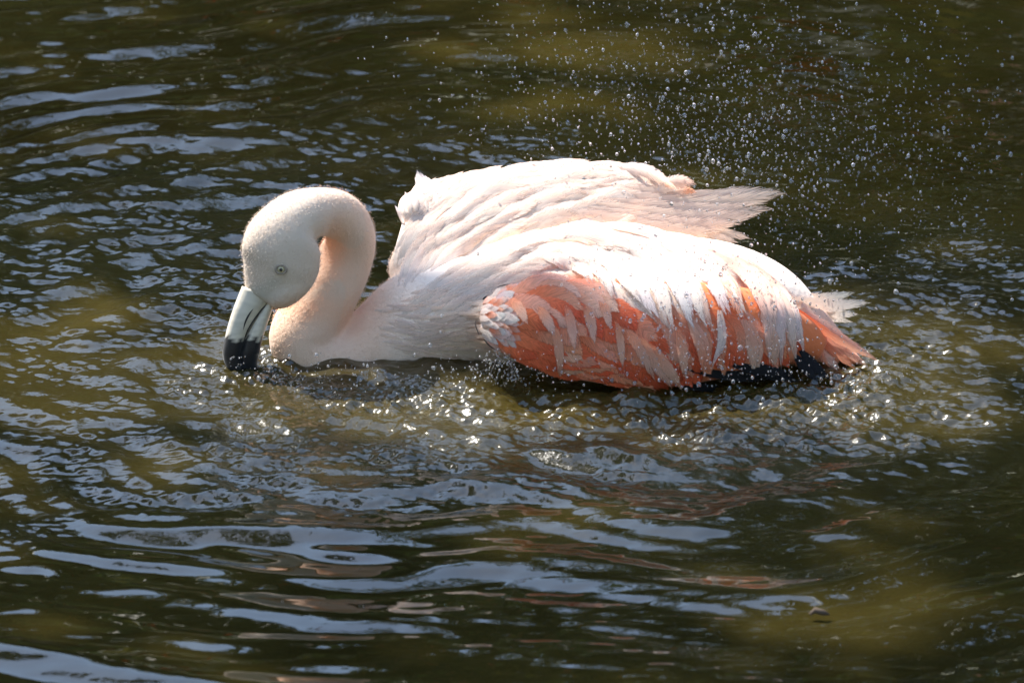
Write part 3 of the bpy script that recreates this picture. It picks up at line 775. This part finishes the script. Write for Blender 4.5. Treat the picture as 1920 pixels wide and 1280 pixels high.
for a, b_, c_, w_ in [((800, 395), (792, 362), (784, 324), 13), ((806, 392), (800, 360), (790, 328), 13), ((820, 384), (810, 358), (798, 334), 14), ((836, 372), (822, 356), (808, 342), 13), ((770, 400), (768, 380), (762, 364), 7), ((780, 396), (778, 380), (775, 362), 7), ((758, 420), (752, 400), (746, 385), 6)]:
    feather([a, b_, c_], w_, jit(W1), jit((.82, .74, .71)), far_wing, bv_all, (.002, .004), camber=.5, clip=False)
# --- tail
tail_me = fuse([loft([(1440, 575, .0, 30, .02), (1500, 610, -.005, 26, .016), (1560, 648, -.015, 20, .011), (1610, 678, -.025, 10, .006)])], .003, 4, 'tail')
set_col(tail_me, np.tile(np.array((.82, .38, .24)), (len(tail_me.vertices), 1)))
tail = link('tail', tail_me, bird, M_PLUME)
bv_tail = bvh_of(body_me, nearwing_me, tail_me)
for a, b_, c_, w_, cb, ct in [((1400, 490), (1490, 575), (1652, 682), 13, PK, PK2), ((1440, 530), (1510, 600), (1630, 690), 14, OR3, PK2), ((1460, 545), (1520, 615), (1605, 694), 14, OR, OR3),
                              ((1470, 560), (1520, 640), (1580, 700), 14, OR3, PK), ((1410, 500), (1480, 560), (1560, 625), 13, W2, PK), ((1460, 560), (1505, 620), (1556, 690), 13, PK2, OR3),
                              ((1480, 570), (1560, 630), (1646, 676), 8, OR, PK2), ((1420, 505), (1475, 560), (1530, 640), 12, PK, W2)]:
    feather([a, b_, c_], w_, jit(cb), jit(ct), tail, bv_tail, (.003, .006), Yend=-.035, n=10, camber=.3)
for a, b_, c_, w_ in [((1450, 560), (1540, 572), (1634, 568), 14), ((1460, 565), (1540, 585), (1612, 590), 14), ((1460, 556), (1540, 560), (1605, 548), 12), ((1480, 575), (1560, 596), (1600, 604), 9)]:
    feather([a, b_, c_], w_, jit(W2), jit((.78, .70, .62)), tail, bv_tail, (0, 0), Yend=.06, n=9)
BK = (.007, .007, .009)
for a, b_, c_, w_ in [((1290, 690), (1360, 702), (1450, 712), 12), ((1370, 682), (1430, 694), (1490, 704), 13), ((1390, 690), (1450, 702), (1500, 716), 12), ((1250, 712), (1300, 724), (1370, 730), 9), ((1500, 655), (1525, 685), (1556, 712), 11), ((1490, 665), (1515, 695), (1535, 716), 11)]:
    feather([a, b_, c_], w_, jit(BK), jit(BK), near_wing, bv_tail, (.003, .005), Yend=-.085, n=8, mat=M_FEATHER)

# --- short downy barbs that soften head, neck and breast
def down(me, col_name_mesh, count, length, seed, keep):
    r_ = np.random.default_rng(seed)
    vv = verts_np(me); nf = len(me.polygons)
    cen = np.empty(nf * 3, np.float32); me.polygons.foreach_get('center', cen); cen = cen.reshape(-1, 3)
    nor = np.empty(nf * 3, np.float32); me.polygons.foreach_get('normal', nor); nor = nor.reshape(-1, 3)
    fx, fy = ground_px(cen[:, 0].astype(float), cen[:, 1].astype(float), cen[:, 2].astype(float))
    ok = np.where(keep(fx, fy, cen))[0]
    idx = r_.choice(ok, count)
    cv = np.empty(len(me.vertices) * 4, np.float32); me.color_attributes['Col'].data.foreach_get('color', cv); cv = cv.reshape(-1, 4)[:, :3]
    fv = np.array([me.polygons[int(i)].vertices[0] for i in idx])
    p = cen[idx] + r_.normal(0, .0012, (count, 3)); n_ = nor[idx]
    # lie backwards along the bird's lines: away from the bill on the head, down the neck
    g = np.cross(n_, np.array((0.1, 1, 0.2))); g /= np.linalg.norm(g, axis=1)[:, None] + 1e-6
    dirn = g * r_.choice([-1, 1], (count, 1)) * .6 + n_ * .4 + r_.normal(0, .25, (count, 3)); dirn /= np.linalg.norm(dirn, axis=1)[:, None]
    s_ = np.cross(dirn, n_ + r_.normal(0, .2, (count, 3))); s_ /= np.linalg.norm(s_, axis=1)[:, None] + 1e-6
    L = length * r_.uniform(.5, 1.3, (count, 1)); w_ = .00022
    V = np.stack([p - s_ * w_ - n_ * .0006, p + s_ * w_ - n_ * .0006, p + dirn * L], 1).reshape(-1, 3)
    F = np.arange(count * 3).reshape(-1, 3)
    return np_mesh('down', V, F, False, np.repeat(cv[fv] * r_.uniform(.94, 1.06, (count, 1)), 3, 0))
dn = link('down', down(body_me, None, 60000, .0013, 4, lambda x, y, c_: (x < 800) & (c_[:, 2] > -.005) & ~((x < 512) & (y > 548))), body, M_PLUME)
tag(dn, 'short velvety down on head and neck', kind='stuff')
print('feathers', NF)

# ------------------------------------------------------------------ drops and spray
def ico(sub):
    bm = bmesh.new(); bmesh.ops.create_icosphere(bm, subdivisions=sub, radius=1.0)
    V = np.array([v_.co[:] for v_ in bm.verts]); F = np.array([[q_.index for q_ in f.verts] for f in bm.faces]); bm.free(); return V, F
iv, iF = ico(2)
drop_me = np_mesh('water_drop', iv * np.array((1, 1, 1.12)), iF); drop_me.materials.append(M_DROP)
big = [(1208, 592, 5.5, -.13), (1388, 652, 6.5, -.13), (1240, 578, 5, -.13), (1332, 680, 4, -.13), (1354, 691, 4.5, -.13), (1163, 692, 3.5, -.13), (1258, 622, 4, -.14), (1238, 612, 3.5, -.13),
       (1418, 560, 4.5, -.11), (1405, 558, 3.5, -.11), (1482, 600, 4, -.1), (828, 592, 4, -.08), (826, 622, 3, -.08), (806, 647, 5, -.08), (896, 476, 4, -.06), (1170, 361, 5, .04), (1245, 405, 4, .04), (1312, 395, 4, .05),
       (1345, 383, 4, .05), (1325, 318, 5, .1), (1312, 291, 4, .1), (1261, 132, 4, .15), (1416, 64, 5, .2), (1500, 58, 4, .2), (1680, 547, 6, -.05), (1552, 348, 4, .1), (1528, 356, 4, .1), (1808, 422, 5, .1), (1874, 268, 4, .1),
       (1785, 420, 4, .1), (1620, 715, 4, -.1), (1240, 475, 4, -.05), (1288, 470, 3.5, -.05), (1176, 700, 4, -.13), (1310, 720, 6, -.13), (1190, 718, 5, -.13), (1480, 655, 3.5, -.1), (1355, 505, 3.5, -.08), (1500, 640, 3.5, -.09)]
for x, y, r_, Yd in big:
    o = bpy.data.objects.new('water_drop', drop_me); COL.objects.link(o)
    o.location = W(x, y, Yd); o.scale = (r_ * S * .8,) * 3
    lab = ('clear round water drop in front of the white breast and neck base' if x < 900 else 'clear round water drop flung up behind and above the far wing' if Yd > .03 else
           'clear round water drop in front of the hanging orange wing' if x < 1450 else 'clear round water drop in the air beside the tail')
    tag(o, lab, 'water drop', 'larger water drops in the air')
def spray(n, seed):
    r_ = np.random.default_rng(seed); V1, F1 = ico(1); V, F = [], []
    i = 0
    while i < n:
        u = r_.random()
        if u < .40: x, y, Yd = r_.normal(1290, 240), r_.normal(190, 135), r_.uniform(.05, .5)
        elif u < .44: x, y, Yd = r_.normal(1340, 110), r_.normal(290, 55), r_.uniform(.05, .2)
        elif u < .53: x, y, Yd = r_.uniform(430, 1720), 700 + r_.normal(0, 22), r_.uniform(-.17, -.09)
        elif u < .72: x, y, Yd = r_.normal(1580, 200), r_.normal(330, 150), r_.uniform(.05, .4)
        elif u < .88: x, y, Yd = r_.normal(1330, 150), r_.normal(590, 90), r_.uniform(-.17, -.125)
        else: x, y, Yd = r_.uniform(880, 1900), r_.uniform(0, 720), r_.uniform(-.1, .4)
        p = W(x, y, Yd)
        if p.z < .002 or x > 1930 or y < -20: continue
        if x < 1000 and 300 < y < 655: continue
        rad = min(.0021, .00036 * math.exp(abs(r_.normal(0, .65))))
        o = len(V); V += list(V1 * rad * np.array((1, 1, r_.uniform(1, 1.5))) + np.array(p)); F += list(F1 + o * 1); i += 1
    return np_mesh('water_spray', V, F)
sprayo = link('water_spray', spray(6500, 5), None, M_DROP)
tag(sprayo, 'fine spray of droplets thrown up behind the flapping wings', 'spray', kind='stuff')
# thin splash of water running off the wing bend
def splash(seed):
    r_ = random.Random(seed); V, F = [], []
    for s_ in range(6):
        x0, y0 = 938 + r_.uniform(-6, 10), 656 + r_.uniform(-4, 6)
        x1, y1 = 905 + r_.uniform(-15, 75), 712 + r_.uniform(-14, 12)
        pts = [W(x0 + (x1 - x0) * t + 5 * math.sin(t * 5 + s_), y0 + (y1 - y0) * t * t, -.10 - .01 * t) for t in np.linspace(0, 1, 12)]
        o = len(V); rr_ = r_.uniform(.00012, .0003)
        for i, p in enumerate(pts):
            for k in range(5):
                a = k * 2 * math.pi / 5; q_ = rr_ * (1 + .9 * math.sin(i * 2.3 + s_))
                V.append(p + CR * (q_ * math.cos(a)) + CF * (q_ * math.sin(a)))
        for i in range(11):
            for k in range(5): F.append((o + i * 5 + k, o + i * 5 + (k + 1) % 5, o + (i + 1) * 5 + (k + 1) % 5, o + (i + 1) * 5 + k))
    V1, F1 = ball(Vector((0, 0, 0)), 1.0, Vector((0, 0, 1)), 1.0, 8, 5)
    for s_ in range(150):
        t = r_.random(); x = 935 + r_.gauss(0, 12 + 26 * t); y = 655 + 62 * t + r_.gauss(0, 5)
        p = W(x, y, -.10 + r_.gauss(0, .008)); q_ = r_.uniform(.0003, .0011)
        if p.z < .002: continue
        o = len(V); V += [p + Vector((v_.x, v_.y, v_.z * r_.uniform(.8, 1.8))) * q_ for v_ in V1]; F += [tuple(i + o for i in f) for f in F1]
    return np_mesh('splash', V, F)
tag(link('splash', splash(3), None, M_DROP), 'thin strings of water pouring off the bend of the orange wing', 'splash', kind='stuff')
# floating twig
def tube(pts, rad, seg=8):
    V, F = [], []
    for i, p in enumerate(pts):
        p = Vector(p); t = (Vector(pts[min(i + 1, len(pts) - 1)]) - Vector(pts[max(i - 1, 0)])).normalized()
        a_ = t.orthogonal().normalized(); b_ = t.cross(a_)
        for k in range(seg):
            a = 2 * math.pi * k / seg; V.append(p + a_ * (rad[i] * math.cos(a)) + b_ * (rad[i] * math.sin(a)))
    for i in range(len(pts) - 1):
        for k in range(seg): F.append((i * seg + k, i * seg + (k + 1) % seg, (i + 1) * seg + (k + 1) % seg, (i + 1) * seg + k))
    return V, F
g0 = W(1525, 1157, 0); d_ = ray(1535, 1157); g0 = CAM + d_ * (-CAM.z / d_.z)
V_, F_ = tube([g0 + Vector((-.008, 0, .003)), g0 + Vector((-.003, .002, .006)), g0 + Vector((.004, -.001, .005)), g0 + Vector((.009, .002, .002))], [.001, .003, .0028, .0008])
tag(link('floating_twig', np_mesh('floating_twig', V_, F_), None, M_BARK), 'tiny dark twig floating on the olive water', 'twig')

# ------------------------------------------------------------------ trees round the pond (seen as reflections and shade)
def leaf_mesh(name, centres, size, r_, cols):
    n = len(centres)
    a = r_.normal(0, 1, (n, 3)); a /= np.linalg.norm(a, axis=1)[:, None]
    b = np.cross(a, r_.normal(0, 1, (n, 3))); b /= np.linalg.norm(b, axis=1)[:, None]
    s = size * r_.uniform(.6, 1.3, (n, 1))
    V = np.stack([centres - a * s, centres + b * s * .45, centres + a * s, centres - b * s * .45], 1).reshape(-1, 3)
    F = np.arange(n * 4).reshape(-1, 4)
    return np_mesh(name, V, F, False, np.repeat(cols, 4, 0))
def leaf_cols(n, r_, autumn=.03):
    g = np.array((.050, .075, .018)) * r_.uniform(.6, 1.5, (n, 1)); y = r_.random(n) < .15
    g[y] = np.array((.13, .12, .02)) * r_.uniform(.7, 1.2, (y.sum(), 1))
    k = r_.random(n) < autumn; g[k] = np.array((.35, .07, .02)) * r_.uniform(.6, 1.1, (k.sum(), 1)); return g
def tree_parts(height, spread, seed, nl=8500):
    r_ = np.random.default_rng(seed); rr = random.Random(seed)
    V, F = tube([(0, 0, -.3), (.05, .02, height * .25), (-.04, .05, height * .5), (.03, 0, height * .8)], [.16 * height / 6, .12 * height / 6, .09 * height / 6, .03])
    cl = []
    for i in range(16):
        a = rr.uniform(0, 6.28); z = height * rr.uniform(.12, .95); q = spread * rr.uniform(.35, 1.0) * (1 - .5 * max(0, z / height - .6) / .4)
        e = np.array((q * math.cos(a), q * math.sin(a), z)); cl.append((e, spread * rr.uniform(.28, .5)))
        v2, f2 = tube([(0, 0, z * .7), e * .5 + np.array((0, 0, z * .38)), e], [.05, .035, .01], 6)
        o = len(V); V += v2; F += [tuple(i_ + o for i_ in q_) for q_ in f2]
    cl.append((np.array((0, 0, height * .9)), spread * .5))
    pts = []
    for e, q in cl:
        m = nl // len(cl); d_ = r_.normal(0, 1, (m, 3)); d_ /= np.linalg.norm(d_, axis=1)[:, None]
        pts.append(e + d_ * q * r_.random((m, 1)) ** .45 * np.array((1, 1, .8)))
    pts = np.concatenate(pts)
    return np_mesh('trunk', V, F), leaf_mesh('crown', pts, .13, r_, leaf_cols(len(pts), r_))
protos = [tree_parts(h, s_, sd) for h, s_, sd in [(5.6, 2.0, 1), (7.4, 2.5, 2), (4.0, 1.7, 3)]]
for t_, c_ in protos: t_.materials.append(M_BARK); c_.materials.append(M_LEAF)
spots = [(3.4, 12.5, 1), (2.1, 14.5, 1), (5.0, 14.5, 1), (2.9, 9.9, 0), (-6.5, -9.5, 0), (-2.6, -12.2, 1), (1.8, -12, 1), (6, -10, 0), (8.8, -5.5, 1), (-9, -5, 1), (-9.5, 4.0, 0), (-8.0, 7.5, 2), (-5.5, 9.3, 0), (-3.0, 9.6, 2), (-.9, 8.8, 2), (2.1, 8.3, 1), (3.6, 8.0, 1), (5.6, 8.0, 1), (7.8, 5.5, 1), (9.2, 2.5, 0), (.3, 10.6, 2), (-4.2, 12.5, 0), (-1.8, 11.4, 2), (4.6, 11.5, 1), (-10.5, 0, 1), (10, -1.5, 2)]
for i, (x, y, k) in enumerate(spots):
    e = bpy.data.objects.new('broadleaf_tree', None); COL.objects.link(e)
    e.location = (x, y, ground_z(x, y)); e.rotation_euler = (0, 0, i * 1.9)
    tag(e, 'leafy tree on the bank, showing only as a dark reflection in the pond', 'tree', 'trees round the pond')
    link('trunk', protos[k][0], e); link('crown', protos[k][1], e)
# low shrubs closing the foot of the far bank
r2 = np.random.default_rng(9); pts = []
for i in range(60):
    a = -0.25 + (math.pi + .5) * i / 59; pr = 5.7 + .8 * math.cos(a) ** 2 + r2.uniform(0, .8)
    c_ = np.array((pr * math.cos(a), pr * math.sin(a), .55 + .9 * r2.random())); d_ = r2.normal(0, 1, (300, 3)); d_ /= np.linalg.norm(d_, axis=1)[:, None]
    pts.append(c_ + d_ * r2.random((300, 1)) ** .4 * np.array((.7, .7, .9)))
pts = np.concatenate(pts)
tag(link('undergrowth', leaf_mesh('undergrowth', pts, .09, r2, leaf_cols(len(pts), r2, .05)), None, M_LEAF), 'dense green undergrowth along the far bank', 'shrubs', kind='stuff')
# unseen tree added to shade the water, crown thinned sunward of bird and lit patches
r3 = np.random.default_rng(31)
LIT = [(170, 735, 480, 150), (1390, 775, 250, 45), (1530, 1150, 240, 60), (1050, 110, 220, 60), (30, 985, 70, 25)]
n = 30000
gxy = np.stack([r3.uniform(-1.5, 1.5, n), r3.uniform(-1.6, 2.8, n)], 1); tt = r3.uniform(5.6, 7.6, n)
C = np.stack([gxy[:, 0] + SUNV.x * tt, gxy[:, 1] + SUNV.y * tt, SUNV.z * tt], 1)
ok = np.ones(n, bool)
for zz in (0.0, .05, .1, .15, .2):
    q = C - np.array(SUNV)[None] * ((C[:, 2] - zz) / SUNV.z)[:, None]
    if zz > 0: ok &= ~((q[:, 0] > -.33) & (q[:, 0] < .38) & (q[:, 1] > -.13) & (q[:, 1] < .2))
    if zz == 0:
        qx, qy = ground_px(q[:, 0], q[:, 1], q[:, 2])
        for a, b_, ra, rb in LIT:
            ok &= ((qx - a) / (ra + 40)) ** 2 + ((qy - b_) / (rb + 35)) ** 2 > (1 + .35 * np.sin(qx * .02 + qy * .03) + .3 * np.sin(qx * .047 - qy * .06 + 1)) * np.where(r3.random(n) < .12, .15, 1)
C = C[ok][:15000]
lt = bpy.data.objects.new('added_shade_tree', None); COL.objects.link(lt)
base = Vector((-5.6, 5.0, 0)); base.z = ground_z(base.x, base.y); lt.location = base
tag(lt, 'unseen tree added over the pond, crown shaped to dapple the water with shade', 'tree')
link('crown', leaf_mesh('crown', C - np.array(base), .075, r3, leaf_cols(len(C), r3)), lt, M_LEAF)
V_, F_ = tube([(0, 0, -.3), (.3, -.3, 1.8), (.8, -.8, 3.6), (1.6, -1.4, 5.0), (2.6, -2.2, 5.8)], [.2, .17, .14, .10, .04])
for k in range(9):
    e = np.array(C[(k * 517) % len(C)]) - np.array(base); s_ = np.array((.8 + .2 * k * .4, -.8 - .15 * k * .4, 3.6 + .3 * k * .5))
    v2, f2 = tube([s_, (s_ + e) / 2 + np.array((0, 0, .2)), e], [.06, .035, .01], 6); o = len(V_); V_ += v2; F_ += [tuple(i_ + o for i_ in q_) for q_ in f2]
link('trunk', np_mesh('trunk', V_, F_), lt, M_BARK)
